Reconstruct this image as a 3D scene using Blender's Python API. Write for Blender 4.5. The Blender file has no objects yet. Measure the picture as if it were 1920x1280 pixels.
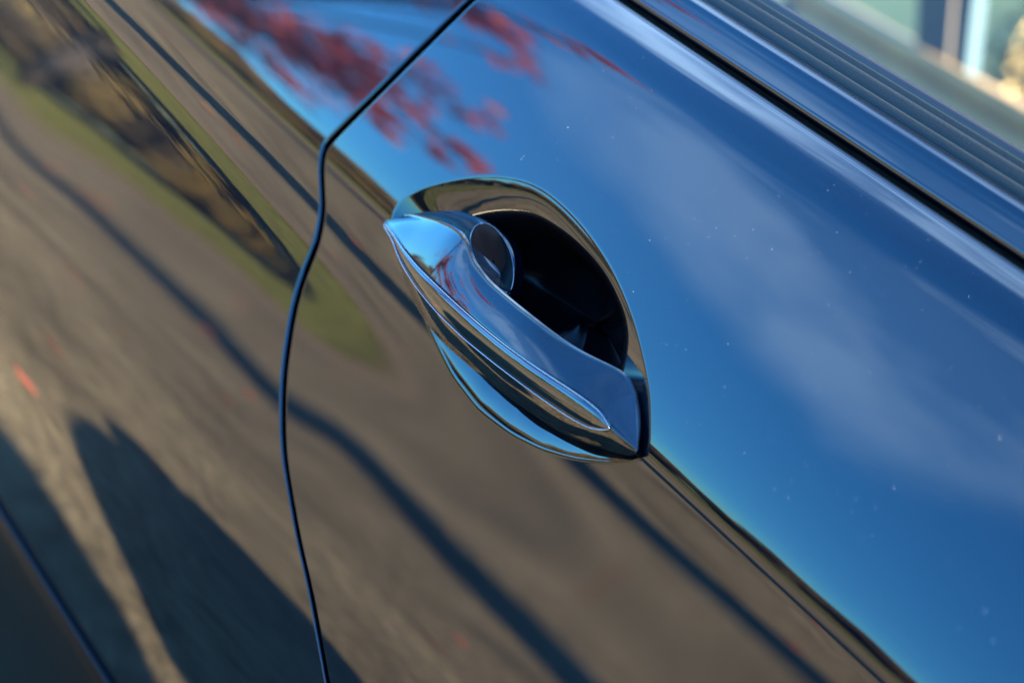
import bpy, bmesh, math, random
import numpy as np
from mathutils import Vector, Matrix
random.seed(7); rng=np.random.default_rng(7)
SC=bpy.context.scene; COL=SC.collection
# ------------------------------------------------------------------ camera
CAM=Vector((.5179,-.5439,1.1606))
ROT=Matrix(((.54882,-.50861,.66341),(.7038,-.14709,-.695),(.45107,.84834,.27724)))
cd=bpy.data.cameras.new('camera'); cam=bpy.data.objects.new('camera',cd); COL.objects.link(cam)
cam.matrix_world=Matrix.Translation(CAM)@ROT.to_4x4()
cd.sensor_width=36; cd.lens=61.875; cd.clip_start=.02; cd.clip_end=2000
cd.dof.use_dof=True; cd.dof.focus_distance=.77; cd.dof.aperture_fstop=5.0
SC.camera=cam
# ------------------------------------------------------------------ sky and sun
SUN_EL=math.radians(32); SUN_AZ=math.radians(12)          # nearly along the car, from ahead and a little behind its far side
SD=Vector((math.cos(SUN_EL)*math.cos(SUN_AZ),math.cos(SUN_EL)*math.sin(SUN_AZ),math.sin(SUN_EL)))
W=bpy.data.worlds.new('World'); SC.world=W; W.use_nodes=True
nt=W.node_tree; N=nt.nodes; L=nt.links; bg=N['Background']
sky=N.new('ShaderNodeTexSky'); sky.sky_type='NISHITA'; sky.sun_disc=False
sky.sun_elevation=SUN_EL; sky.sun_rotation=math.atan2(SD.x,SD.y)
sky.air_density=1.35; sky.dust_density=0; sky.ozone_density=5.0
bg.inputs['Strength'].default_value=.075
def cloud_sheen_mask():
    tc=N.new('ShaderNodeTexCoord')
    n1=N.new('ShaderNodeTexNoise'); n1.inputs['Scale'].default_value=3.2; n1.inputs['Detail'].default_value=5; n1.inputs['Roughness'].default_value=.55
    L.new(tc.outputs['Generated'],n1.inputs['Vector'])
    sub=N.new('ShaderNodeVectorMath'); sub.operation='SUBTRACT'; sub.inputs[1].default_value=(.5,.5,.5); L.new(n1.outputs['Color'],sub.inputs[0])
    sc=N.new('ShaderNodeVectorMath'); sc.operation='SCALE'; sc.inputs['Scale'].default_value=.22; L.new(sub.outputs[0],sc.inputs[0])
    ad=N.new('ShaderNodeVectorMath'); L.new(tc.outputs['Generated'],ad.inputs[0]); L.new(sc.outputs[0],ad.inputs[1])
    nm=N.new('ShaderNodeVectorMath'); nm.operation='NORMALIZE'; L.new(ad.outputs[0],nm.inputs[0])
    prev=None
    for c,w,amp in CLOUDS_AND_SHEEN:
        c=Vector(c).normalized()
        d=N.new('ShaderNodeVectorMath'); d.operation='DOT_PRODUCT'; d.inputs[1].default_value=c; L.new(nm.outputs[0],d.inputs[0])
        m=N.new('ShaderNodeMapRange'); m.interpolation_type='SMOOTHERSTEP'
        m.inputs['From Min'].default_value=math.cos(math.radians(w)); m.inputs['From Max'].default_value=math.cos(math.radians(w*.18))
        m.inputs['To Max'].default_value=amp; L.new(d.outputs['Value'],m.inputs['Value'])
        if prev is None: prev=m.outputs[0]
        else:
            a=N.new('ShaderNodeMath'); a.operation='MAXIMUM'; L.new(prev,a.inputs[0]); L.new(m.outputs[0],a.inputs[1]); prev=a.outputs[0]
    n3=N.new('ShaderNodeTexNoise'); n3.inputs['Scale'].default_value=6.5; n3.inputs['Detail'].default_value=6; n3.inputs['Roughness'].default_value=.55; n3.inputs['Distortion'].default_value=.5
    L.new(tc.outputs['Generated'],n3.inputs['Vector'])
    m3=N.new('ShaderNodeMapRange'); m3.inputs['From Min'].default_value=.40; m3.inputs['From Max'].default_value=.62; m3.inputs['To Min'].default_value=.25; m3.inputs['To Max'].default_value=1.15; L.new(n3.outputs['Fac'],m3.inputs['Value'])
    mu=N.new('ShaderNodeMath'); mu.operation='MULTIPLY'; L.new(prev,mu.inputs[0]); L.new(m3.outputs[0],mu.inputs[1]); prev=mu.outputs[0]
    # a general veil of thin cirrus
    n2=N.new('ShaderNodeTexNoise'); n2.inputs['Scale'].default_value=2.1; n2.inputs['Detail'].default_value=6; n2.inputs['Roughness'].default_value=.6; n2.inputs['Distortion'].default_value=.6
    L.new(tc.outputs['Generated'],n2.inputs['Vector'])
    m2=N.new('ShaderNodeMapRange'); m2.inputs['From Min'].default_value=.48; m2.inputs['From Max'].default_value=.80; m2.inputs['To Max'].default_value=.06; L.new(n2.outputs['Fac'],m2.inputs['Value'])
    a=N.new('ShaderNodeMath'); a.operation='MAXIMUM'; L.new(prev,a.inputs[0]); L.new(m2.outputs[0],a.inputs[1])
    return a.outputs[0]
CLOUDS_AND_SHEEN=[((-.67,-.60,.44),8,.24),((-.60,-.655,.455),9,.36),((-.53,-.70,.47),9.5,.4),((-.46,-.72,.52),9,.36),((-.42,-.70,.58),8,.3),((-.66,.16,.735),18,.75),((-.66,-.06,.74),4.5,.6),((-.47,.10,.87),17,.75)]  # last three lobes added overhead to imitate sunlit sheen on shoulder and belt lip
mx=N.new('ShaderNodeMix'); mx.data_type='RGBA'; L.new(cloud_sheen_mask(),mx.inputs['Factor']); hs=N.new('ShaderNodeMix'); hs.data_type='RGBA'; hs.blend_type='MULTIPLY'; hs.inputs['Factor'].default_value=1; hs.inputs['B'].default_value=(.28,.88,1.42,1); L.new(sky.outputs[0],hs.inputs['A']); L.new(hs.outputs['Result'],mx.inputs['A']); mx.inputs['B'].default_value=(4.4,7.2,11.2,1)
L.new(mx.outputs['Result'],bg.inputs['Color'])
sl=bpy.data.lights.new('sun','SUN'); sl.energy=5.0; sl.angle=math.radians(.53); sl.color=(1,.90,.74)
so=bpy.data.objects.new('sun',sl); COL.objects.link(so); so.rotation_euler=(-SD).to_track_quat('-Z','Y').to_euler(); so.location=(8,-1,6)
vs=SC.view_settings; vs.view_transform='Standard'; vs.look='None'; vs.gamma=1; vs.exposure=3.62
SC.cycles.max_bounces=10; SC.cycles.glossy_bounces=6; SC.cycles.transparent_max_bounces=12
SC.cycles.caustics_reflective=False; SC.cycles.caustics_refractive=False; SC.cycles.sample_clamp_indirect=8
SC.cycles.use_denoising=True
# ------------------------------------------------------------------ helpers
def tag(o,label=None,cat=None,group=None,kind=None):
    for k,v in (('label',label),('category',cat),('group',group),('kind',kind)):
        if v: o[k]=v
    return o
def obj(name,verts,faces,mat,parent=None,smooth=True,mats=None,midx=None):
    me=bpy.data.meshes.new(name); me.from_pydata([tuple(map(float,v)) for v in verts],[],[tuple(map(int,f)) for f in faces]); 
    for m in (mats or [mat]): me.materials.append(m)
    me.polygons.foreach_set('use_smooth',[smooth]*len(me.polygons))
    if midx is not None: me.polygons.foreach_set('material_index',midx)
    me.update()
    o=bpy.data.objects.new(name,me); COL.objects.link(o)
    if parent: o.parent=parent
    return o
def empty(name,loc=(0,0,0)):
    o=bpy.data.objects.new(name,None); COL.objects.link(o); o.location=loc; return o
def clean(o,dist=1e-5):
    bm=bmesh.new(); bm.from_mesh(o.data); bmesh.ops.remove_doubles(bm,verts=bm.verts,dist=dist)
    bmesh.ops.recalc_face_normals(bm,faces=bm.faces); bm.to_mesh(o.data); bm.free(); return o
def sharp(o,deg=35):
    me=o.data; bm=bmesh.new(); bm.from_mesh(me); a=math.radians(deg)
    for e in bm.edges:
        if len(e.link_faces)==2 and e.calc_face_angle(0)>a: e.smooth=False
    bm.to_mesh(me); bm.free(); return o
def gridfaces(nu,nv,off=0,wrap=False,flip=False):
    F=[]
    for i in range(nu-1):
        for j in range(nv if wrap else nv-1):
            a=off+i*nv+j; b=off+i*nv+(j+1)%nv; c=off+(i+1)*nv+(j+1)%nv; d=off+(i+1)*nv+j
            F.append((a,d,c,b) if flip else (a,b,c,d))
    return F
def box(name,lo,hi,mat,parent=None,bev=0.0):
    bm=bmesh.new(); bmesh.ops.create_cube(bm,size=1)
    for v in bm.verts: v.co=Vector([lo[i]+(v.co[i]+.5)*(hi[i]-lo[i]) for i in range(3)])
    if bev: bmesh.ops.bevel(bm,geom=list(bm.edges),offset=bev,segments=3,affect='EDGES',profile=.5)
    me=bpy.data.meshes.new(name); bm.to_mesh(me); bm.free(); me.materials.append(mat)
    if bev: me.polygons.foreach_set('use_smooth',[True]*len(me.polygons))
    o=bpy.data.objects.new(name,me); COL.objects.link(o)
    if parent: o.parent=parent
    return o
def tube_data(pts,rad,n=8,closed=False):
    pts=[Vector(p) for p in pts]; rad=rad if hasattr(rad,'__len__') else [rad]*len(pts); V=[];m=len(pts); up=None
    for i,p in enumerate(pts):
        a=pts[(i-1)%m] if (closed or i>0) else p; b=pts[(i+1)%m] if (closed or i<m-1) else p
        t=(b-a).normalized()
        if up is None: up=t.orthogonal().normalized()
        up=(up-t*up.dot(t)).normalized(); w=t.cross(up)
        for k in range(n):
            q=2*math.pi*k/n; V.append(p+(up*math.cos(q)+w*math.sin(q))*rad[i])
    F=gridfaces(m,n,0,True)
    if closed:
        for k in range(n): F.append(((m-1)*n+k,(m-1)*n+(k+1)%n,(k+1)%n,k))
    else:
        F.append(tuple(range(n))[::-1]); F.append(tuple((m-1)*n+k for k in range(n)))
    return V,F
def join(parts):
    V=[];F=[]
    for v,f in parts:
        o=len(V); V+=list(v); F+=[tuple(i+o for i in q) for q in f]
    return V,F
# ------------------------------------------------------------------ materials
def newmat(name):
    m=bpy.data.materials.new(name); m.use_nodes=True; return m,m.node_tree.nodes,m.node_tree.links,m.node_tree.nodes['Principled BSDF']
def plain(name,col,rough=.6,metal=0,coat=0,ior=1.5,spec=.5,var=0,scale=30,bump=0,bscale=200):
    m,n,l,b=newmat(name); b.inputs['Base Color'].default_value=(*col,1); b.inputs['Roughness'].default_value=rough; b.inputs['Metallic'].default_value=metal
    b.inputs['IOR'].default_value=ior; b.inputs['Coat Weight'].default_value=coat; b.inputs['Specular IOR Level'].default_value=spec
    tc=n.new('ShaderNodeTexCoord')
    if var:
        t=n.new('ShaderNodeTexNoise'); t.inputs['Scale'].default_value=scale; t.inputs['Detail'].default_value=6; l.new(tc.outputs['Object'],t.inputs['Vector'])
        mr=n.new('ShaderNodeMapRange'); mr.inputs['From Min'].default_value=.25; mr.inputs['From Max'].default_value=.75; mr.inputs['To Min'].default_value=1-var; mr.inputs['To Max'].default_value=1+var; l.new(t.outputs['Fac'],mr.inputs['Value'])
        mm=n.new('ShaderNodeVectorMath'); mm.operation='SCALE'; mm.inputs[0].default_value=col; l.new(mr.outputs[0],mm.inputs['Scale']); l.new(mm.outputs[0],b.inputs['Base Color'])
    if bump:
        t2=n.new('ShaderNodeTexNoise'); t2.inputs['Scale'].default_value=bscale; t2.inputs['Detail'].default_value=4; l.new(tc.outputs['Object'],t2.inputs['Vector'])
        bp=n.new('ShaderNodeBump'); bp.inputs['Strength'].default_value=bump; bp.inputs['Distance'].default_value=.002; l.new(t2.outputs['Fac'],bp.inputs['Height']); l.new(bp.outputs[0],b.inputs['Normal'])
    return m
def paint_mat(name='midnight_blue_paint'):
    m,n,l,b=newmat(name)
    tc=n.new('ShaderNodeTexCoord')
    v=n.new('ShaderNodeTexVoronoi'); v.inputs['Scale'].default_value=2600; l.new(tc.outputs['Object'],v.inputs['Vector'])
    bw=n.new('ShaderNodeSeparateColor'); l.new(v.outputs['Color'],bw.inputs[0])
    mx=n.new('ShaderNodeMix'); mx.data_type='RGBA'; mx.inputs['A'].default_value=(.0005,.0010,.0024,1); mx.inputs['B'].default_value=(.0011,.0026,.0068,1); l.new(bw.outputs[0],mx.inputs['Factor'])
    l.new(mx.outputs['Result'],b.inputs['Base Color'])
    b.inputs['Metallic'].default_value=.35; b.inputs['Roughness'].default_value=.45
    b.inputs['Specular IOR Level'].default_value=0
    b.inputs['Coat Weight'].default_value=1; b.inputs['Coat Roughness'].default_value=.004; b.inputs['Coat IOR'].default_value=1.56
    # orange peel of the lacquer
    t=n.new('ShaderNodeTexNoise'); t.inputs['Scale'].default_value=55; t.inputs['Detail'].default_value=1; l.new(tc.outputs['Object'],t.inputs['Vector'])
    bp=n.new('ShaderNodeBump'); bp.inputs['Strength'].default_value=.02; bp.inputs['Distance'].default_value=.0004; l.new(t.outputs['Fac'],bp.inputs['Height']); l.new(bp.outputs[0],b.inputs['Coat Normal'])
    return m
PAINT=paint_mat()
GAP=plain('gap_black',(.004,.004,.004),.7,spec=.2)
BLACKGLOSS=plain('gloss_black_plastic',(.002,.002,.003),.28,spec=.16)
CHROME=plain('dark_chrome',(.085,.088,.095),.03,metal=1)
RUBBER=plain('grey_rubber',(.010,.013,.012),.45,spec=.2,bump=.15,bscale=900)
SEAL=plain('black_seal',(.012,.010,.008),.35,spec=.4)
DUST=plain('dust',(.45,.45,.44),.8)
MAPLE=[((-9.84, -6.12, 2.42), 0.61, 98), ((-10.43, -6.91, 2.4), 0.53, 83), ((-9.87, -6.46, 3.2), 0.67, 144), ((-9.64, -6.68, 3.35), 0.6, 144), ((-9.17, -6.63, 3.35), 0.44, 76), ((-10.81, -7.83, 2.87), 0.44, 45), ((-11.06, -7.53, 2.88), 0.53, 53), ((-9.81, -6.86, 3.91), 0.35, 81), ((-8.24, -6.15, 3.48), 0.28, 54), ((-8.25, -6.34, 3.69), 0.28, 45), ((-8.08, -6.41, 3.23), 0.21, 45), ((-8.23, -6.26, 3.22), 0.25, 40), ((-7.44, -5.93, 3.95), 0.28, 36), ((-7.35, -5.01, 4.66), 0.28, 63), ((-7.22, -5.09, 4.77), 0.21, 36), ((-6.54, -4.55, 5.56), 0.18, 36), ((-6.66, -4.74, 5.2), 0.09, 12), ((-6.4, -4.65, 5.64), 0.12, 19), ((-6.95, -5.24, 4.51), 0.18, 23), ((-7.82, -6.74, 3.79), 0.18, 36), ((-7.96, -6.71, 3.52), 0.14, 21), ((-7.98, -5.93, 3.96), 0.25, 32)]
POLE_Y=-2.59; POLE_R=.21; PERSON=True
def pchip(xk,yk,x):
    xk=np.asarray(xk,float); yk=np.asarray(yk,float)
    h=np.diff(xk); d=np.diff(yk)/h; m=np.zeros_like(yk)
    for i in range(1,len(xk)-1):
        if d[i-1]*d[i]>0:
            w1=2*h[i]+h[i-1]; w2=h[i]+2*h[i-1]
            m[i]=(w1+w2)/(w1/d[i-1]+w2/d[i])
    m[0]=d[0]; m[-1]=d[-1]
    i=np.clip(np.searchsorted(xk,x)-1,0,len(xk)-2); t=np.clip((x-xk[i])/h[i],0,1)
    return ((1+2*t)*(1-t)**2*yk[i]+t*(1-t)**2*h[i]*m[i]+t*t*(3-2*t)*yk[i+1]+t*t*(t-1)*h[i]*m[i+1])
# ---- side of the body: tilt of the skin (degrees up from level) by height, at stations along the car
ST_X=[-.60,-.47,-.34,-.20,-.11,-.07,.02,.13,.22,.40]
ST_MID=[[(.827,11.9),(.849,12.3),(.887,17.6),(.917,8.8),(.929,7.0)],[(.827,11.75),(.849,12.0),(.887,16.8),(.917,8.4),(.929,6.7)],
 [(.838,10.7),(.862,11.0),(.888,15.2),(.914,8.5),(.928,6.3)],[(.843,9.7),(.875,10.2),(.890,12.6),(.910,8.5),(.926,5.9)],
 [(.843,9.25),(.878,9.9),(.890,10.6),(.905,8.8),(.923,5.6)],[(.855,8.7),(.884,9.4),(.890,9.5),(.903,8.6),(.922,5.5)],
 [(.857,8.45),(.880,8.65),(.890,8.6),(.905,7.6),(.923,5.2)],[(.860,7.9),(.880,8.05),(.890,7.9),(.906,7.0),(.926,4.45)],
 [(.860,7.6),(.880,7.7),(.890,7.6),(.906,6.6),(.929,4.1)],[(.860,7.5),(.880,7.6),(.890,7.5),(.906,6.5),(.929,4.0)]]
ST_713=[-13.5,-13.5,-12.5,-9.5,-9,-9,-9,-9,-9,-9]
ST_MIN=[4.6,4.4,4.0,3.5,3.0,2.8,2.3,1.9,1.7,1.7]
XS=np.linspace(-1.3,1.3,521); ZS=np.linspace(.2,1.12,1841)
def build_side():
    st=[]
    for mid,lo,mn in zip(ST_MID,ST_713,ST_MIN):
        k=[(.20,-24),(.50,-24),(.60,-15),(.64,-13.5),(.664,-13.2),(.685,-12.6),(.713,lo),(.745,-3.2),(.79,4.0)]+mid+[(.9385,mn),(.9445,mn+.8),(.951,10.5),(.957,15),(.97,17.5),(1.0,20),(1.03,21.8),(1.052,23.6),(1.064,27),(1.0735,39),(1.081,51),(1.087,57),(1.12,70)]
        st.append(pchip([q[0] for q in k],[q[1] for q in k],ZS))
    st=np.array(st)
    k=np.exp(-.5*(np.arange(-12,13)/3.)**2); k/=k.sum()
    st=np.array([np.convolve(np.pad(r,12,'edge'),k,'valid') for r in st])
    P=np.array([pchip(ST_X,st[:,j],np.clip(XS,ST_X[0],ST_X[-1])) for j in range(len(ZS))])   # z,x
    k=np.exp(-.5*(np.arange(-12,13)/4.)**2); k/=k.sum()
    P=np.array([np.convolve(np.pad(r,12,'edge'),k,'valid') for r in P])
    dz=ZS[1]-ZS[0]; Y=np.cumsum(np.tan(np.radians(P)),0)*dz
    j=np.argmin(abs(ZS-.951)); Y=Y-Y[j]
    Y=Y+(XS**2/(2*40.))[None,:]
    return Y
SIDE=build_side()
def _cr(t):
    return np.stack([-.5*t+t*t-.5*t**3,1-2.5*t*t+1.5*t**3,.5*t+2*t*t-1.5*t**3,-.5*t*t+.5*t**3])
def S(x,z):
    x=np.asarray(x,float); z=np.asarray(z,float); x,z=np.broadcast_arrays(x,z)
    u=(x-XS[0])/(XS[1]-XS[0]); w=(z-ZS[0])/(ZS[1]-ZS[0])
    i=np.clip(np.floor(u).astype(int),1,len(XS)-3); j=np.clip(np.floor(w).astype(int),1,len(ZS)-3)
    a=_cr(np.clip(u-i,-1,2)); b=_cr(np.clip(w-j,-1,2)); r=0
    for p in range(4):
        for q in range(4):
            r=r+a[p]*b[q]*SIDE[j-1+q,i-1+p]
    return r
# ------------------------------------------------------------------ the car
car=empty('car',(0,0,0)); tag(car,'midnight blue car side with shut rear door, loop door handle and side window','car')
def ztop(x): return 1.0858-.008*(np.asarray(x)-.05)
SHUT_Z=[.25,.45,.60,.70,.7475,.7637,.7692,.7787,.7909,.8025,.8153,.8259,.842,.8537,.8665,.8823,.8947,.9122,.925,.9461,.9523,.9631,.9851,1.0209,1.055,1.09]
SHUT_X=[.16,.13,.10,.070,.045,.0205,.0121,-.0032,-.0238,-.0463,-.0682,-.0851,-.1043,-.1162,-.1268,-.1381,-.1447,-.1509,-.1585,-.1798,-.1832,-.1818,-.1786,-.1751,-.1728,-.171]
_zs=np.linspace(.25,1.09,1681); _xs=pchip(SHUT_Z,SHUT_X,_zs); _k=np.exp(-.5*(np.arange(-30,31)/4.)**2); _k/=_k.sum()
_xs=np.convolve(np.pad(_xs,30,'edge'),_k,'valid')
def shut(z): return np.interp(z,_zs,_xs)
GAPW=.0022; LIP=.0015
def lipdrop(d,r):
    d=np.clip(d,0,r); return r-np.sqrt(np.maximum(r*r-(r-d)**2,0))
# distances from the edge at which edge rows are laid, so the roll of the hem is round
EDGE=np.array([0,.00004,.00016,.00037,.00066,.0010,.0014,.0018,.0022,.003])
BOWL=[(-.1124,.9494),(-.1118,.9595),(-.1055,.9684),(-.0978,.9759),(-.0873,.9846),(-.0757,.992),(-.0641,.9973),(-.0544,1.0002),(-.0423,1.0018),(-.0301,1.0017),(-.0176,1.0008),(-.0061,.9992),(.0069,.9966),(.0189,.9936),(.0297,.99),(.0411,.9856),(.0508,.9812),(.06,.9764),(.0704,.9706),(.0796,.9643),(.0884,.9565),(.0945,.9499),(.095,.9454),(.0899,.9409),(.0808,.9342),(.0653,.9257),(.0478,.9187),(.0277,.9137),(.0042,.9113),(-.0212,.914),(-.0393,.9190),(-.0619,.9262),(-.0835,.9331),(-.0997,.9405)]
BC=np.array([-.012,.956])
def bowl_outline(n):
    P=np.array(BOWL); m=len(P); d=np.r_[0,np.cumsum(np.linalg.norm(np.roll(P,-1,0)-P,axis=1))]
    t=np.linspace(0,d[-1],4000,endpoint=False); Q=np.c_[np.interp(t,d,np.r_[P[:,0],P[0,0]]),np.interp(t,d,np.r_[P[:,1],P[0,1]])]
    k=np.exp(-.5*(np.arange(-160,161)/36.)**2); k/=k.sum()
    for c in range(2): Q[:,c]=np.convolve(np.r_[Q[-160:,c],Q[:,c],Q[:160,c]],k,'valid')
    return Q
BO=bowl_outline(0); BANG=np.arctan2(BO[:,1]-BC[1],BO[:,0]-BC[0]); _o=np.argsort(BANG); BANGs=BANG[_o]; BRAD=np.linalg.norm(BO-BC,axis=1)[_o]
def brad(a):
    a=(a+np.pi)%(2*np.pi)-np.pi
    return np.interp(a,np.r_[BANGs-2*np.pi,BANGs,BANGs+2*np.pi],np.r_[BRAD,BRAD,BRAD])
RL=.0022; RA_=math.tan(math.radians(14))     # soft roll of the recess rim
def rimdrop(d): d=np.clip(d,0,RL); return RA_*(RL-d)**2/(2*RL)
# ---- rear door skin
RX0,RX1,RZ0,RZ1=-.128,.125,.893,1.02
def zlist():
    a=list(np.arange(.30,.62,.008))+list(np.arange(.62,.67,.0015))+list(np.arange(.67,.86,.004))+list(np.arange(.86,RZ0,.003))
    a+=list(np.arange(RZ0,.935,.0022))+list(np.arange(.935,.972,.0008))+list(np.arange(.972,RZ1,.0022))
    a+=[RZ1]+list(np.arange(RZ1+.0025,1.055,.0025))+list(np.arange(1.055,1.0795,.0012))
    a=sorted(a); return [q for i,q in enumerate(a) if i==0 or q-a[i-1]>.0004]
ZB=zlist()
def door():
    V=[];idx={};F=[]
    rows=[('z',z) for z in ZB]+[('e',e) for e in EDGE[::-1]]
    nL=26; nM=95; nR=150
    uR=np.linspace(0,1,nR+1)[1:]
    W=len(EDGE)+nL+nM+nR
    G=np.zeros((len(rows),W),int)
    for i,(k,q) in enumerate(rows):
        z0=q if k=='z' else float(ztop(0))-q
        xl=float(shut(z0))+GAPW
        xa=max(RX0,xl+.0035) if z0>=.86 else xl+.0035+max(0,min(1,(z0-.70)/.16))*max(0,(RX0-xl-.0035))
        xa=max(xa,xl+.0035)
        x=np.r_[xl+EDGE,xl+.003+(xa-xl-.003)*np.linspace(0,1,nL+1)[1:],xa+(RX1-xa)*np.linspace(0,1,nM+1)[1:],RX1+(.72-RX1)*uR**1.15]
        z=np.full_like(x,z0) if k=='z' else ztop(x)-q
        if k=='z' and z0>1.0: z=z+(ztop(x)-float(ztop(0)))*((z0-1.0)/.0862)
        y=S(x,z)+lipdrop(x-xl,LIP)
        if k=='e': y=y+lipdrop(np.full_like(x,q),.0022)
        for j in range(W): G[i,j]=len(V); V.append((x[j],y[j],z[j]))
    jM0=len(EDGE)+nL-1; jM1=jM0+nM
    zi=[i for i,(k,q) in enumerate(rows) if k=='z']
    i0=min(zi,key=lambda i:abs(rows[i][1]-RZ0)); i1=min(zi,key=lambda i:abs(rows[i][1]-RZ1))
    for i in range(len(rows)-1):
        for j in range(W-1):
            if i0<=i<i1 and jM0<=j<jM1: continue
            F.append((G[i,j],G[i,j+1],G[i+1,j+1],G[i+1,j]))
    # flanges turned into the gap
    def flange(ids,dx,dz):
        pr=ids
        for dep in (.004,.014):
            nw=[]
            for q in ids: v=V[q]; nw.append(len(V)); V.append((v[0]+dx*dep*.15,v[1]+dep,v[2]+dz*dep*.15))
            for a in range(len(ids)-1): F.append((pr[a],pr[a+1],nw[a+1],nw[a]))
            pr=nw
    flange([G[i,0] for i in range(len(rows))],1,0)
    flange([G[-1,j] for j in range(W)],0,-1)
    # patch round the recess
    per=[(i0,j) for j in range(jM0,jM1)]+[(i,jM1) for i in range(i0,i1)]+[(i1,j) for j in range(jM1,jM0,-1)]+[(i,jM0) for i in range(i1,i0,-1)]
    pid=[G[i,j] for i,j in per]; n=len(pid)
    PX=np.array([[V[q][0],V[q][2]] for q in pid]); ang=np.arctan2(PX[:,1]-BC[1],PX[:,0]-BC[0])
    B=BC+np.c_[np.cos(ang),np.sin(ang)]*brad(ang)[:,None]
    dist=np.linalg.norm(PX-B,axis=1)
    nR2=26; prev=pid
    far=np.linspace(1,0,nR2+1)[1:]**1.6
    Dv=RL*1.15
    rings=[Dv+(dist-Dv)*t for t in far]+[np.full(n,RL*t) for t in (1.0,.86,.72,.58,.45,.33,.22,.13,.06,.02,0.0)]
    lip0=None
    for d in rings:
        d=np.minimum(d,dist); p=B+(PX-B)*(d/np.maximum(dist,1e-9))[:,None]
        y=S(p[:,0],p[:,1])+rimdrop(d)
        nw=list(range(len(V),len(V)+n)); V.extend(zip(p[:,0],y,p[:,1]))
        for a in range(n): F.append((prev[a],prev[(a+1)%n],nw[(a+1)%n],nw[a]))
        prev=nw
    o=obj('rear_door',V,F,PAINT,car); return o,[V[q] for q in prev]
rear_door,RIM=door()
# ---- recess behind the handle
def recess():
    R=np.array(RIM); n=len(R); xz=R[:,[0,2]]
    A=np.c_[xz,np.ones(n)]; co,_,_,_=np.linalg.lstsq(A,R[:,1],rcond=None)
    plane=lambda q:q@co[:2]+co[2]
    V=[];rings=np.linspace(0,1,44)
    sg=np.linspace(1,0,401); ang=np.interp(-sg,[-1,-.95,-.86,-.76,-.70,-.65,-.58,-.5,-.35,0],[14,17,21,25,30,44,66,60,25,0])
    dp=np.r_[0,np.cumsum(np.tan(np.radians(.5*(ang[1:]+ang[:-1])))*(-np.diff(sg)))]
    rad=np.minimum(np.linalg.norm(xz-BC,axis=1),.052); k=np.exp(-.5*(np.arange(-20,21)/7.)**2);k/=k.sum(); rad=np.convolve(np.r_[rad[-20:],rad,rad[:20]],k,'valid')
    av=np.degrees(np.arctan2(xz[:,1]-BC[1],xz[:,0]-BC[0])); fs=np.interp(av,[-180,-150,-90,-25,-2,6,16,28,48,75,100,135,180],[.74,.66,.62,.60,.60,.74,.94,.965,.955,.91,.84,.77,.74]); kk=np.exp(-.5*(np.arange(-30,31)/8.)**2); kk/=kk.sum(); fs=np.convolve(np.r_[fs[-30:],fs,fs[:30]],kk,'valid')
    low=np.clip((np.minimum(av+175,-10-av))/35,0,1)
    warp=1-.38*np.exp(-((av-12)/22)**2)
    dpl=np.interp(-sg,[-1,-.94,-.86,-.78,-.7,-.62,-.5,-.3,0],[12,14.5,15,15,15,24,50,30,0]); dpl=np.r_[0,np.cumsum(np.tan(np.radians(.5*(dpl[1:]+dpl[:-1])))*(-np.diff(sg)))]
    def ring(t,floor=False):
        s=fs*(1-t)+.02*t if floor else 1+(fs-1)*t
        q=BC+(xz-BC)*s[:,None]; y=plane(q)+(R[:,1]-plane(xz))*s**6+rad*(np.interp((1-s)*warp,1-sg,dp)*(1-low)+np.interp(1-s,1-sg,dpl)*low)
        if floor: u=np.clip(t/.45,0,1); y=y+.0006+.022*u*u*(3-2*u)
        return list(zip(q[:,0],y,q[:,1]))
    for s in rings: V+=ring(s)
    obj('handle_recess',V,gridfaces(len(rings),n,0,True,flip=True),PAINT,rear_door)
    r2=np.linspace(0,1,30)**1.4; V=[]
    for s in r2: V+=ring(s,True)
    F=gridfaces(len(r2),n,0,True,flip=True); F.append(tuple((len(r2)-1)*n+k for k in range(n)))
    obj('recess_floor',V,F,BLACKGLOSS,rear_door)
recess()
# ---- panel behind the door
def quarter():
    rows=[('z',z) for z in ZB]+[('e',e) for e in EDGE[::-1]]; V=[];F=[]
    n=150; u=np.linspace(0,1,n+1)[1:]**1.25; W=len(EDGE)+n; G=np.zeros((len(rows),W),int)
    for i,(k,q) in enumerate(rows):
        z0=q if k=='z' else float(ztop(-.17))-q
        xr=float(shut(z0))-GAPW
        x=np.r_[xr-EDGE,xr-.003-(1.15+xr)*u]
        z=np.full_like(x,z0) if k=='z' else ztop(x)-q
        if k=='z' and z0>1.0: z=z+(ztop(x)-float(ztop(0)))*((z0-1.0)/.0862)
        y=S(x,z)+lipdrop(xr-x,LIP)
        if k=='e': y=y+lipdrop(np.full_like(x,q),.0022)
        for j in range(W): G[i,j]=len(V); V.append((x[j],y[j],z[j]))
    for i in range(len(rows)-1):
        for j in range(W-1): F.append((G[i,j],G[i+1,j],G[i+1,j+1],G[i,j+1]))
    ids=[G[i,0] for i in range(len(rows))]; pr=ids
    for dep in (.004,.014):
        nw=[]
        for q in ids: v=V[q]; nw.append(len(V)); V.append((v[0]-dep*.15,v[1]+dep,v[2]))
        for a in range(len(ids)-1): F.append((pr[a],nw[a],nw[a+1],pr[a+1]))
        pr=nw
    ids=[G[-1,j] for j in range(W)]; nw=[]
    for q in ids: v=V[q]; nw.append(len(V)); V.append((v[0],v[1]+.014,v[2]-.002))
    for a in range(len(ids)-1): F.append((ids[a],nw[a],nw[a+1],ids[a+1]))
    obj('rear_quarter_panel',V,F,PAINT,car)
quarter()
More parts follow.
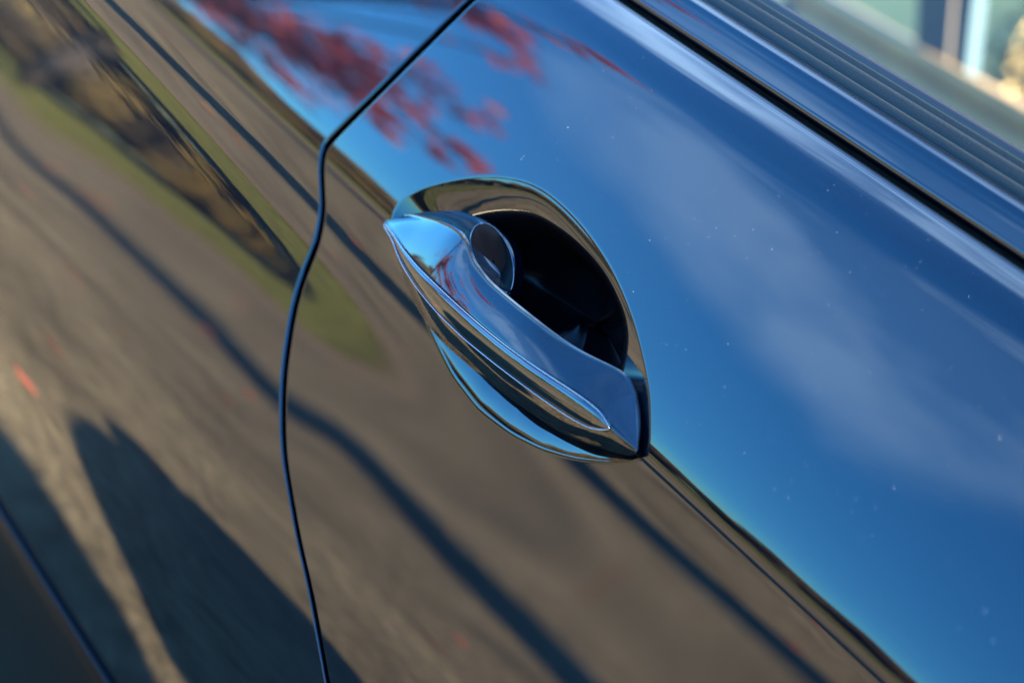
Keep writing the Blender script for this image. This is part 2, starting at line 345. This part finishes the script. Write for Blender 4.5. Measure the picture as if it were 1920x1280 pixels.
# dark sill cladding along the bottom
def cladding():
    xs=np.linspace(-1.15,2.2,170); pz=[(.004,.6395),(-.0012,.6395),(-.0026,.6390),(-.0037,.6380),(-.0043,.6362),(-.0043,.628),(-.0034,.60),(-.003,.55),(-.002,.45),(.0,.32),(.02,.30)]; V=[]
    for x in xs: V+=[(x,float(S(min(x,.72),z))+a,z) for a,z in pz]
    obj('sill_cladding',V,gridfaces(len(xs),len(pz)),plain('black_cladding',(.003,.003,.0035),.3,spec=.12,bump=.1,bscale=400),car)
cladding()
# rubber and dark jamb inside the shut gap
def jamb():
    zz=np.linspace(.3,1.09,160); x=shut(zz); V=[]
    for dx in (-.014,.014): V+=list(zip(x+dx,S(x+dx,zz)+.011,zz))
    obj('door_jamb',V,gridfaces(2,len(zz)),GAP,car)
jamb()
def front():
    xs=np.linspace(.7235,2.2,30); zz=np.r_[np.arange(.30,1.07,.01),1.075,1.08,1.0845]; V=[]
    for x in xs: V+=[(x,float(S(.72,z))+.02*max(0,x-1.2)**2,z-.006*min(1,max(0,(z-1)/.08))) for z in zz]
    obj('front_door',V,gridfaces(len(xs),len(zz),0,False,flip=True),PAINT,car)
front()
# ---- strips above the door: gap seal, belt moulding, weatherstrip, glass; swept along the car
SX=np.linspace(-1.15,2.2,200)
def sweep(name,prof,mat,parent=car,dense=True):
    """prof: (dy,dz) measured from the top edge of the door skin"""
    p=np.array(prof,float); m=len(p)
    if dense:
        d=np.r_[0,np.cumsum(np.linalg.norm(np.diff(p,axis=0),axis=1))]; t=np.linspace(0,d[-1],m*14)
        q=np.c_[pchip(d,p[:,0],t),pchip(d,p[:,1],t)]; p=q; m=len(p)
    V=[]
    for x in SX:
        zt=float(ztop(x)); y0=float(S(min(x,.75),zt))
        V+=[(x,y0+a,zt+b) for a,b in p]
    return obj(name,V,gridfaces(len(SX),m,0,False,flip=True),mat,parent)
belt=sweep('belt_moulding',[(.020,-.002),(.0058,.0020),(.0046,.0036),(.0045,.0046),(.0051,.0062),(.0063,.0092),(.0081,.0132),(.0103,.0172),(.0130,.0193),(.0165,.0203),(.0193,.0207),(.0208,.0208),(.0213,.0196)],PAINT)
sweep('belt_seal',[(.016,-.012),(.0085,-.006),(.0075,-.0035),(.0085,-.0022),(.0105,-.0010),(.0120,.0005),(.018,.0010)],SEAL,belt)
def rib(a,h): return [(a[0],a[1]-.0008),(a[0]+.0002,a[1]+.0004),(a[0]+.0009,a[1]+.0012),(a[0]+.0014,a[1]+h-.0004),(a[0]+.0020,a[1]+h+.0001),(a[0]+.0027,a[1]+h-.0006)]
sweep('weatherstrip',[(.0212,.0196),(.0216,.0214),(.0224,.0232),(.0232,.0242),(.0240,.0245),(.0243,.0240),(.0246,.0252),(.0256,.0276),(.0268,.0294),(.0278,.0300),(.0284,.0298),(.0290,.0308),(.0300,.0324),(.0308,.0327),(.0314,.0318)],RUBBER)
sweep('glass_run',[(.0310,.0290),(.0312,.0330),(.0322,.0352),(.0338,.0362),(.0358,.0360),(.0366,.0345)],SEAL)
def glass_mat():
    m,n,l,b=newmat('tinted_glass'); out=n['Material Output']; n.remove(b)
    tr=n.new('ShaderNodeBsdfTransparent'); tr.inputs[0].default_value=(.90,.87,.76,1)
    gl=n.new('ShaderNodeBsdfGlossy'); gl.inputs['Roughness'].default_value=.005
    fr=n.new('ShaderNodeFresnel'); fr.inputs[0].default_value=1.35
    mx=n.new('ShaderNodeMixShader'); l.new(fr.outputs[0],mx.inputs[0]); l.new(tr.outputs[0],mx.inputs[1]); l.new(gl.outputs[0],mx.inputs[2]); l.new(mx.outputs[0],out.inputs[0])
    return m
GLASS=glass_mat()
sweep('window_glass',[(.0330,.0180),(.0380,.0300),(.0555,.070),(.1085,.180),(.170,.290)],GLASS)
# ---- cabin seen through the glass
LEATH=plain('brown_leather',(.34,.22,.08),.55,var=.2,scale=14,bump=.2,bscale=300)
DTRIM=plain('dark_cabin_trim',(.05,.045,.038),.6,var=.2,scale=10)
HEAD=plain('headliner',(.25,.24,.22),.9)
box('cabin_floor',(-1.15,.10,.17),(2.2,1.45,.34),DTRIM,car)
box('headliner',(-1.15,.30,1.40),(2.2,1.20,1.43),HEAD,car,.005)
box('roof',(-1.15,.26,1.432),(2.2,1.24,1.47),PAINT,car,.01)
far=box('far_door',(-1.15,1.36,.34),(2.2,1.46,1.06),DTRIM,car,.004)
box('far_door_armrest',(-1.10,1.335,.80),(.70,1.358,1.06),LEATH,far,.006)
box('far_door_sill',(-1.15,1.33,1.062),(2.2,1.44,1.0915),LEATH,far,.008)
# leaning pillar on the far side with its bright edge
def leanbox(name,x0b,x1b,x0t,x1t,y0,y1,z0,z1,mat,par):
    V=[(x0b,y0,z0),(x1b,y0,z0),(x1b,y1,z0),(x0b,y1,z0),(x0t,y0,z1),(x1t,y0,z1),(x1t,y1,z1),(x0t,y1,z1)]
    return obj(name,V,[(0,3,2,1),(4,5,6,7),(0,1,5,4),(1,2,6,5),(2,3,7,6),(3,0,4,7)],mat,par,False)
pil=leanbox('far_pillar',-.893,-.836,-1.10,-1.02,1.34,1.40,1.09,1.40,DTRIM,car)
leanbox('pillar_edge_strip',-.835,-.812,-1.019,-.985,1.352,1.38,1.09,1.40,plain('pale_blue_trim',(.03,.06,.07),.5),pil)
# ---- the handle
# profile rows along the handle: x, z, y
RA=[(-.1145,.9475,.0045),(-.1123,.9484,.0035),(-.1007,.9559,-.0002),(-.0863,.9615,-.0038),(-.0691,.967,-.0073),(-.053,.9699,-.0099),(-.0457,.9695,-.0108),(-.0389,.9664,-.0115),(-.0299,.9640,-.0123),(-.0141,.9626,-.0129),(.0026,.9630,-.0128),(.0157,.9634,-.0121),(.0317,.9636,-.0095),(.0448,.9645,-.0058),(.0535,.9658,-.003),(.0598,.9668,-.0005),(.0645,.9670,.0012),(.0691,.9653,.0020),(.0771,.9606,.0013),(.085,.9552,-.001),(.0924,.9491,-.004),(.0940,.9478,-.0045)]
RB=[(-.1145,.9462,.0035),(-.1100,.9467,-.0040),(-.1000,.9470,-.0092),(-.0905,.9472,-.0118),(-.08,.9466,-.0142),(-.0628,.9463,-.0174),(-.0415,.9469,-.0203),(-.0232,.9474,-.0216),(-.0062,.9479,-.022),(.0087,.9484,-.0216),(.0226,.9492,-.0206),(.0354,.9500,-.0191),(.0474,.9511,-.0173),(.0587,.9521,-.0153),(.0682,.9525,-.0133),(.0741,.9520,-.0119),(.0788,.9502,-.0107),(.0870,.9487,-.0074),(.0924,.9481,-.0050),(.0940,.9470,-.0045)]
RCr=[(-.1145,.9458,.0035),(-.1100,.9456,-.0040),(-.1000,.9455,-.0092),(-.0902,.9450,-.0119),(-.0802,.9426,-.0142),(-.0651,.9400,-.017),(-.0448,.9384,-.0199),(-.0248,.9379,-.0216),(-.0088,.9380,-.022),(.0088,.9388,-.0216),(.0262,.9397,-.0202),(.0418,.9406,-.0182),(.0566,.9416,-.0157),(.0687,.9430,-.0132),(.0778,.9462,-.011),(.0799,.9480,-.0104),(.0870,.9478,-.0074),(.0924,.9476,-.0050),(.0940,.9467,-.0045)]
RD=[(-.1145,.9450,.0045),(-.1080,.9440,.0000),(-.0977,.9420,-.004),(-.0738,.934,-.0095),(-.0497,.9287,-.0133),(-.0371,.9272,-.0147),(-.0269,.9268,-.0154),(-.0145,.9273,-.0159),(.002,.928,-.0158),(.0212,.929,-.0147),(.0383,.9305,-.0127),(.0524,.9318,-.0105),(.0617,.9332,-.0087),(.0734,.9368,-.006),(.0827,.9398,-.0035),(.0887,.9425,-.003),(.0926,.9452,-.0035),(.0940,.9463,-.004)]
HX=np.r_[np.linspace(-.1098,-.1055,8),np.linspace(-.105,.072,140),np.linspace(.073,.0938,40)]
def row(R):
    R=np.array(R); z=pchip(R[:,0],R[:,1],HX); y=pchip(R[:,0],R[:,2],HX)
    k=np.exp(-.5*(np.arange(-6,7)/2.)**2); k/=k.sum(); g=lambda a:np.convolve(np.pad(a,6,'reflect',reflect_type='odd'),k,'valid')
    return np.c_[g(y),g(z)]
A_,B_,C_,D_=row(RA),row(RB),row(RCr),row(RD)
def arcpts(p,q,bulge,n,side=-1,k=1.0):
    """points p->q bowed outwards by bulge (towards the viewer's side for side=-1)"""
    t=np.linspace(0,1,n)[:,None]; d=q-p; nrm=np.array([d[1],-d[0]]); nl=np.linalg.norm(nrm)+1e-9; nrm=nrm/nl
    if nrm[0]*side<0: nrm=-nrm
    return p+d*t+nrm*(4*t**k*(1-t**k))*bulge
def handle():
    V=[]; cnt=None
    for i,x in enumerate(HX):
        a,b,c,d=A_[i],B_[i],C_[i],D_[i]
        u=(x-HX[0])/(HX[-1]-HX[0]); th=.0115*min(1,math.sin(math.pi*min(1,max(0,u*.96+.02)))*1.6)+.0015
        # rounded lip on the inner edge
        ab=b-a; Lab=np.linalg.norm(ab); e=ab/(Lab+1e-9); r=min(.0011,Lab*.12)
        pts=[]
        back1=a+np.array([th,-.0035]); back2=d+np.array([th*.9,.0020])
        pts+=list(arcpts(back2,back1,0,5))
        pts+=[a+np.array([.0016,-.0002])*min(1,Lab/.01), a+np.array([.0006,.0003])*min(1,Lab/.01), a, a+e*r*.5+np.array([-.00025,.0002])*min(1,Lab/.01), a+e*r]
        g=min(.0011,Lab*.12); bt=b-e*g
        pts+=list(arcpts(a+e*r*1.6,bt,.0006*min(1,Lab/.014),16))
        cb=c-b; h=np.linalg.norm(cb); s=min(1,h/.006)
        pts+=[bt+np.array([.0020,-.0001])*s,b+np.array([.0022,-.0003])*s]
        pts+=list(arcpts(b+np.array([.0022,-.0003])*s,c+np.array([.0014,.0003])*s,.0003*s,5))[1:]
        cd_=d-c; f=cd_/(np.linalg.norm(cd_)+1e-9); ct=c+f*.0006*s
        pts+=[ct+np.array([.0010,.0001])*s]
        pts+=list(arcpts(ct,d-f*.0008,.0004*min(1,np.linalg.norm(cd_)/.01),12))
        pts+=[d+np.array([.0003,-.0003]),d+np.array([.0012,.0000])]
        cnt=len(pts); V+=[(x,p[0],p[1]) for p in pts]
    n=len(HX); F=gridfaces(n,cnt,0,True)
    F.append(tuple(range(cnt))); F.append(tuple((n-1)*cnt+k for k in range(cnt))[::-1])
    return sharp(clean(obj('door_handle',V,F,PAINT,car),2e-6),50)
hd=handle()
def resamp(P,n,closed=False,sm=0):
    P=np.array(P,float); Q=np.vstack([P,P[:1]]) if closed else P
    d=np.r_[0,np.cumsum(np.linalg.norm(np.diff(Q,axis=0),axis=1))]; t=np.linspace(0,d[-1],n,endpoint=not closed)
    R=np.array([np.interp(t,d,Q[:,k]) for k in range(3)]).T
    for _ in range(sm):
        if closed: R=(np.roll(R,1,0)+2*R+np.roll(R,-1,0))/4
        else: R[1:-1]=(R[:-2]+2*R[1:-1]+R[2:])/4
    return R
BRIGHT=plain('bright_chrome',(.34,.35,.36),.07,metal=1)
def trim():
    V=[];m=25; ids=[i for i,x in enumerate(HX) if -.1093<x<.0800]
    for i in ids:
        b,c=B_[i],C_[i]; h=np.linalg.norm(c-b); s=min(1,h/.006)
        b2=b+(c-b)/(h+1e-9)*.0003*s; c2=c-(c-b)/(h+1e-9)*.0003*s
        top=list(arcpts(b2,c2,.0014*min(1,h/.010),m-6,-1,.72))
        pts=[b2+np.array([.0012,-.0002])*s,b2+np.array([.0003,.00015])*s]+[top[0]+np.array([-.0003,.0001])*s]+top[1:-1]+[top[-1]+np.array([-.0003,-.0001])*s,c2+np.array([.0003,-.00015])*s,c2+np.array([.0012,.0002])*s]
        cnt=len(pts); V+=[(HX[i],p[0],p[1]) for p in pts]
    n=len(ids); F=gridfaces(n,cnt,0,False); F.append(tuple(range(cnt))); F.append(tuple((n-1)*cnt+k for k in range(cnt))[::-1])
    obj('handle_trim',V,F,CHROME,hd)
    up=[(HX[i],B_[i][0]-.0004,B_[i][1]) for i in ids[2:]]; dn=[(HX[i],C_[i][0]-.0004,C_[i][1]) for i in ids[2:]]
    P=resamp(up+[((up[-1][0]+dn[-1][0])/2+.0012,(up[-1][1]+dn[-1][1])/2,(up[-1][2]+dn[-1][2])/2)]+dn[::-1],420,False,3)
    v,f=tube_data(P,.00026,8); obj('trim_edge',v,f,BRIGHT,hd)
trim()
ARC=[(-.1140,.0045,.9480),(-.1134,.004,.9488),(-.11,.0055,.9535),(-.1049,.007,.9579),(-.0985,.0085,.9626),(-.0926,.01,.9658),(-.0852,.0104,.9691),(-.0762,.0108,.9719),(-.0669,.0112,.9742),(-.0586,.0116,.9755),(-.052,.0118,.9758),(-.0441,.0103,.9754),(-.0365,.0087,.9738),(-.0302,.007,.971),(-.0246,.0053,.9668),(-.0207,.0037,.9634),(-.0177,.002,.9591)]
CAP=[(-.0554,.004,.9754),(-.0553,0,.973),(-.0518,-.004,.9705),(-.0465,-.008,.9686),(-.0431,-.0085,.9659),(-.0366,-.009,.9633),(-.0288,-.0095,.9615),(-.0192,-.01,.9607),(-.0105,-.0105,.9609),(-.0085,-.008,.961),(-.0118,-.004,.9618),(-.0174,0,.9646),(-.0257,.004,.9685),(-.0323,.005,.9721),(-.0411,.006,.9745),(-.0508,.007,.9753)]
COVER=plain('satin_black_cover',(.0008,.0008,.001),.3,spec=.03)
def mount():
    n=70; a=resamp([(x,y+.0004,z) for x,z,y in [(r[0],r[1],r[2]) for r in RA] if x<-.012],n,False,6); b=resamp(ARC,n,False,8)
    V=[];m=16
    for i in range(n):
        d=b[i]-a[i]; h=np.linalg.norm(d)
        for t in np.linspace(0,1,m): V.append(a[i]+d*t+np.array([0,-.35,.6])*-4*t*(1-t)*h*.15)
        for k in (.5,1,3): V.append(b[i]+np.array([0,.002*k,-.0003*k]))
    obj('handle_mount',V,gridfaces(n,m+3,0,False,flip=True),PAINT,hd)
    P=resamp(CAP,90,True,8); c=P.mean(0); nrm=np.array([.35,-.62,.70]); nrm/=np.linalg.norm(nrm)
    P=P+nrm*.0024
    V=[];rr=[1,.985,.96,.93,.88,.8,.7,.6,.5,.4,.3,.2,.1,.03]; dv=((P-c)@nrm)[:,None]*nrm; pl=P-c-dv
    for s in rr: V+=[tuple(q) for q in c+pl*s+dv*s**3-nrm*(.0009*(1-s**2))]
    F=gridfaces(len(rr),90,0,True,flip=True); F.append(tuple((len(rr)-1)*90+k for k in range(90)))
    obj('key_cover',V,F,COVER,hd)
    v,f=tube_data(P,.00042,8,True); obj('key_cover_rim',v,f,CHROME,hd)
mount()
# ---- dust specks on the upper door
def dust():
    V=[];F=[]
    for k in range(220):
        x=rng.uniform(-.08,.26); z=.962+ .115*rng.random()
        if np.hypot(x-BC[0],z-BC[1])<brad(np.array([math.atan2(z-BC[1],x-BC[0])]))[0]+.006: continue
        r=rng.choice([.00006,.00009,.00012,.0002],p=[.45,.35,.17,.03]); y=float(S(x,z))
        nz=math.radians(22); u=Vector((1,0,0)); w=Vector((0,math.sin(nz),math.cos(nz))); nn=Vector((0,-math.cos(nz),math.sin(nz)))
        c=Vector((x,y,z)); o=len(V); a0=rng.random()*6
        for q in range(4): a=a0+q*math.pi/2; V.append(c+(u*math.cos(a)+w*math.sin(a))*r*(.7+.6*rng.random()))
        V.append(c+nn*r*.8)
        F+=[(o+q,o+(q+1)%4,o+4) for q in range(4)]
    tag(obj('dust_specks',V,F,DUST,rear_door,False),kind='stuff')
dust()
# ------------------------------------------------------------------ the place the paint mirrors
def ground_mat():
    m,n,l,b=newmat('worn_asphalt'); tc=n.new('ShaderNodeTexCoord')
    t=n.new('ShaderNodeTexNoise'); t.inputs['Scale'].default_value=1.5; t.inputs['Detail'].default_value=8; t.inputs['Roughness'].default_value=.65; l.new(tc.outputs['Object'],t.inputs['Vector'])
    t2=n.new('ShaderNodeTexNoise'); t2.inputs['Scale'].default_value=22; t2.inputs['Detail'].default_value=5; l.new(tc.outputs['Object'],t2.inputs['Vector'])
    v=n.new('ShaderNodeTexVoronoi'); v.inputs['Scale'].default_value=45; l.new(tc.outputs['Object'],v.inputs['Vector'])
    r=n.new('ShaderNodeValToRGB'); r.color_ramp.elements[0].position=.3; r.color_ramp.elements[0].color=(.10,.077,.044,1); r.color_ramp.elements[1].position=.72; r.color_ramp.elements[1].color=(.28,.215,.118,1); l.new(t.outputs['Fac'],r.inputs[0])
    mx=n.new('ShaderNodeMix'); mx.data_type='RGBA'; mx.blend_type='MULTIPLY'; mx.inputs['Factor'].default_value=.75
    r2=n.new('ShaderNodeValToRGB'); r2.color_ramp.elements[0].position=.3; r2.color_ramp.elements[0].color=(.35,.35,.35,1); r2.color_ramp.elements[1].position=.7; r2.color_ramp.elements[1].color=(1.5,1.5,1.5,1); l.new(t2.outputs['Fac'],r2.inputs[0])
    l.new(r.outputs[0],mx.inputs['A']); l.new(r2.outputs[0],mx.inputs['B']); l.new(mx.outputs['Result'],b.inputs['Base Color'])
    b.inputs['Roughness'].default_value=.9; b.inputs['Specular IOR Level'].default_value=.15
    bp=n.new('ShaderNodeBump'); bp.inputs['Strength'].default_value=.6; bp.inputs['Distance'].default_value=.01; l.new(v.outputs['Distance'],bp.inputs['Height']); l.new(bp.outputs[0],b.inputs['Normal'])
    return m
GRASSM=plain('grass_ground',(.105,.098,.013),.9,var=.45,scale=1.2,bump=.5,bscale=40)
VERGE=plain('dry_verge',(.20,.12,.06),.95,var=.35,scale=3)
def sheet(name,x0,x1,y0,y1,z,mat):
    return tag(obj(name,[(x0,y0,z),(x1,y0,z),(x1,y1,z),(x0,y1,z)],[(0,1,2,3)],mat,None,False),kind='structure')
sheet('ground',-400,400,-400,400,-.02,GRASSM)
sheet('road',-120,120,-6.3,5.0,0,ground_mat())
sheet('road_edge',-120,120,-6.65,-6.304,-.008,VERGE)
def leafmat(name,cols,trans=.25):
    m,n,l,b=newmat(name); oi=n.new('ShaderNodeTexCoord'); t=n.new('ShaderNodeTexNoise'); t.inputs['Scale'].default_value=9; l.new(oi.outputs['Object'],t.inputs['Vector'])
    r=n.new('ShaderNodeValToRGB'); e=r.color_ramp.elements; e[0].position=.35; e[0].color=(*cols[0],1); e[1].position=.65; e[1].color=(*cols[1],1); l.new(t.outputs['Fac'],r.inputs[0]); l.new(r.outputs[0],b.inputs['Base Color'])
    b.inputs['Roughness'].default_value=.55
    tl=n.new('ShaderNodeBsdfTranslucent'); l.new(r.outputs[0],tl.inputs[0]); mx=n.new('ShaderNodeMixShader'); mx.inputs[0].default_value=trans
    l.new(b.outputs[0],mx.inputs[1]); l.new(tl.outputs[0],mx.inputs[2]); l.new(mx.outputs[0],n['Material Output'].inputs[0]); return m
RED=leafmat('red_leaves',[(.32,.03,.035),(.52,.10,.06)],.35)
GOLD=leafmat('golden_leaves',[(.22,.15,.03),(.30,.20,.05)])
BROWN=leafmat('brown_leaves',[(.11,.075,.03),(.17,.115,.045)])
GREEN=leafmat('dark_green_leaves',[(.03,.045,.012),(.06,.08,.02)])
BARK=plain('bark',(.10,.075,.055),.9,var=.35,scale=8,bump=.6,bscale=60)
def leaves_data(pts,size):
    n=len(pts); d=rng.normal(size=(n,3)); d/=np.linalg.norm(d,axis=1)[:,None]; e=np.cross(d,rng.normal(size=(n,3))); e/=np.linalg.norm(e,axis=1)[:,None]
    s=(size*(.6+.8*rng.random(n)))[:,None]
    V=np.stack([pts-d*s,pts+e*s*.55,pts+d*s,pts-e*s*.55],1).reshape(-1,3)
    F=np.arange(4*n).reshape(-1,4); return V,F
def blobs(centers,radii,n):
    w=np.array(radii)**3; w=w/w.sum(); k=rng.choice(len(centers),n,p=w)
    d=rng.normal(size=(n,3)); d/=np.linalg.norm(d,axis=1)[:,None]; r=np.array(radii)[k]*(rng.random(n)**.45)
    return np.array(centers)[k]+d*r[:,None]
def shrub(x,y,r,h,mat,label,cat='shrub',n=4200,size=.09,group='shrubs behind the verge'):
    t=empty('shrub',(x,y,-.02)); tag(t,label,cat,group)
    parts=[]
    for k in range(5):
        a=rng.random()*6.28; parts.append(tube_data([(0,0,0),(.12*r*math.cos(a),.12*r*math.sin(a),h*.3),(.5*r*math.cos(a),.5*r*math.sin(a),h*.75)],[.035,.025,.01],6))
    v,f=join(parts); obj('stem',v,f,BARK,t)
    cs=[(rng.normal()*r*.45,rng.normal()*r*.45,h*(.25+.6*rng.random())) for _ in range(9)]
    P=blobs(cs,[r*.32+.12*rng.random() for _ in cs],n); P[:,2]=np.abs(P[:,2])
    v,f=leaves_data(P,size); obj('crown',v,f,mat,t,False)
ORD='first second third fourth fifth sixth seventh eighth ninth tenth eleventh twelfth thirteenth fourteenth fifteenth sixteenth'.split()
for i,x in enumerate([-28,-25,-22.5,-20,-17.8,-15.8,-14,-12.3,-10.7,-9.0,-7.2,-5.4,-3.6,-1.6,.6,3]):
    h=(2.4 if x<-13 else 1.8 if x<-9.5 else 1.5)*(.8+.4*rng.random()); k=(0,1,2,1,0,1,0,1)[i%8]
    shrub(x,-11.2-1.6*rng.random(),.75+.35*h,h,(GOLD,BROWN,GREEN)[k],ORD[i]+' shrub from the far end of the verge row, '+('golden leaved','withered brown','dark green')[k])
for i,x in enumerate([-40,-35,-31,-27.5,-24,-21,-18.5,-16.2]):
    shrub(x,-13.5-2*rng.random(),2.2,2.7+rng.random()*.8,(BROWN,GOLD,BROWN,GREEN)[i%4],ORD[i]+' tall shrub from the far end of the back row, '+('brown','golden','brown','green')[i%4],n=7000,size=.13,group='tall shrubs in the back row')
# red maple: branches hanging over the road
def maple():
    t=empty('red_maple',(-14,-8.4,-.02)); tag(t,'red leaved maple leaning over the road beside the verge','tree')
    base=Vector((-14,-8.4,-.02)); loc=lambda p:Vector(p)-base
    fork=Vector((-13.6,-8.1,2.8)); parts=[tube_data([(0,0,0),loc((-13.9,-8.3,1.5)),loc(fork),loc((-13.8,-8.2,4.6))],[.17,.14,.12,.05],9)]
    pts=[]
    for p,rad,n in MAPLE:
        p=Vector(p); mid=fork.lerp(p,.55)+Vector((0,0,.35)); pre=fork.lerp(p,.85)+Vector((0,0,.18))
        parts.append(tube_data([loc(fork),loc(mid),loc(pre),loc(p)],[.05,.028,.014,.005],6))
        q=blobs([loc(p.lerp(pre,s)) for s in (0,.3,.6,1)],[rad,rad*.8,rad*.6,rad*.5],n); pts.append(q)
    cs=[loc((-13.8+rng.normal()*1.2,-8.3+rng.normal()*.9,2.7+rng.random()*2.2)) for _ in range(14)]
    pts.append(blobs([tuple(c) for c in cs],[.5]*14,260))
    v,f=join(parts); obj('trunk',v,f,BARK,t)
    v,f=leaves_data(np.vstack([np.array(p) for p in pts]),.075); obj('crown',v,f,RED,t,False)
maple()
# utility pole ahead of the car: its shadow lies along the road
WOOD=plain('weathered_pole_wood',(.16,.12,.09),.9,var=.3,scale=5)
up=empty('utility_pole',(2.6,POLE_Y,0)); tag(up,'tall wooden utility pole standing at the edge of the road','utility pole')
v,f=tube_data([(0,0,-.1),(0,0,5),(0,0,10)],[POLE_R,POLE_R*.93,POLE_R*.8],18); obj('pole',v,f,WOOD,up)
box('crossarm',(-.06,-1.0,9.3),(.06,1.0,9.45),WOOD,up,.01)
# fallen leaves on the road
def litter():
    P=[]
    for _ in range(150): P.append((rng.uniform(-9,2),-rng.uniform(.3,6.2)**1.0,.012))
    P=np.array(P); v,f=leaves_data(P,.034); v[:,2]=np.clip(v[:,2],.004,.03)
    tag(obj('fallen_leaves',v,f,leafmat('fallen_red_leaves',[(.30,.05,.03),(.45,.14,.06)],.1),None,False),kind='stuff')
litter()
# grass on the verge
def grass():
    n=26000; x=rng.uniform(-22,4,n); y=-6.7-rng.random(n)**1.6*4.5; h=.05+.09*rng.random(n); a=rng.random(n)*6.28; w=.006
    b=np.c_[x,y,np.full(n,-.02)]; t=b+np.c_[rng.normal(size=n)*.03,rng.normal(size=n)*.03,h]; s=np.c_[np.cos(a),np.sin(a),np.zeros(n)]*w
    V=np.stack([b-s,b+s,t],1).reshape(-1,3); F=np.arange(3*n).reshape(-1,3)
    tag(obj('grass',V,F,plain('grass_blades',(.13,.13,.02),.7),None,False),kind='stuff')
grass()
# behind the car, seen through both side windows
CREAM=plain('cream_render',(.46,.35,.15),.9,var=.08,scale=2)
bd=empty('building',(-7.5,9.0,0)); tag(bd,'cream rendered building beyond the far side window','building')
box('wall',(-5,0,-.05),(1.55,4,3.2),CREAM,bd); box('roof',(-5.3,-.4,3.2),(1.85,4.4,3.4),plain('roof_grey',(.1,.1,.1),.8),bd)
HEDGE=leafmat('grey_green_leaves',[(.05,.055,.03),(.09,.095,.055)])
hg=empty('hedge',(-3.4,8.6,0)); tag(hg,'clipped grey green hedge beyond the far side window','hedge')
P=np.c_[rng.uniform(-2.3,2.6,9000),rng.uniform(-.35,.35,9000),rng.uniform(0,1.9,9000)]; v,f=leaves_data(P,.06); obj('crown',v,f,HEDGE,hg,False)
v,f=join([tube_data([(k*.6-2,0,-.02),(k*.6-2,.05,.9),(k*.6-1.9,0,1.6)],[.04,.03,.012],6) for k in range(8)]); obj('trunk',v,f,BARK,hg)
# unseen bystander, added to throw the camera holder's shadow onto the road
def person():
    px=Vector((1.27,-.47,0)); Vs=[];E=[];Rr=[]
    def chain(start,pts):
        prev=start
        for p,r in pts:
            Vs.append(Vector(p)); Rr.append(r); i=len(Vs)-1
            if prev is not None: E.append((prev,i))
            prev=i
        return prev
    P=lambda f,l,z:tuple(px+Vector((-f,-l,z)))          # faces back along the car
    pel=chain(None,[(P(-.02,0,.86),.27)]); ch=chain(pel,[(P(-.01,0,1.04),.27),(P(0,0,1.24),.25),(P(.01,0,1.44),.21)])
    nk=chain(ch,[(P(.03,0,1.54),.085)]); chain(nk,[(P(.05,0,1.60),.12),(P(.055,0,1.66),.135),(P(.045,0,1.72),.11)])
    chain(pel,[(P(0,0,.70),.29),(P(0,0,.54),.31)])
    for q in (1,-1):
        chain(pel,[(P(0,.11*q,.70),.12),(P(.03,.13*q,.48),.075),(P(-.02,.14*q,.10),.052),(P(.06,.15*q,.05),.045),(P(.17,.16*q,.035),.035)])
        hand=chain(ch,[(P(0,.18*q,1.55),.17),(P(.0,.36*q,1.48),.155),(P(.04,.44*q,1.16),.11),(P(.24,.20*q,1.17+.04*q),.058),(P(.28,.06*q,1.20+.04*q),.042),(P(.285,-.01*q,1.205+.04*q),.036)])
        for k in range(4): chain(hand,[(P(.285,-.055*q,1.235+.04*q-.02*k),.011),(P(.27,-.085*q,1.235+.04*q-.02*k),.009),(P(.255,-.10*q,1.23+.04*q-.02*k),.008)])
        chain(hand,[(P(.29,-.02*q,1.255+.04*q),.011),(P(.285,-.04*q,1.27+.04*q),.009)])
    me=bpy.data.meshes.new('person'); me.from_pydata(Vs,E,[]); ob=bpy.data.objects.new('person',me); COL.objects.link(ob)
    m=ob.modifiers.new('skin','SKIN'); me.skin_vertices[0].data[0].use_root=True
    for i,r in enumerate(Rr): me.skin_vertices[0].data[i].radius=(r,r)
    sb=ob.modifiers.new('sub','SUBSURF'); sb.levels=2; sb.render_levels=2
    m.use_smooth_shade=True; me.materials.append(plain('dark_clothing',(.02,.022,.03),.85))
    tag(ob,'person in a loose dark hooded coat standing out of view, added to throw a shadow on the road','person')
if PERSON: person()
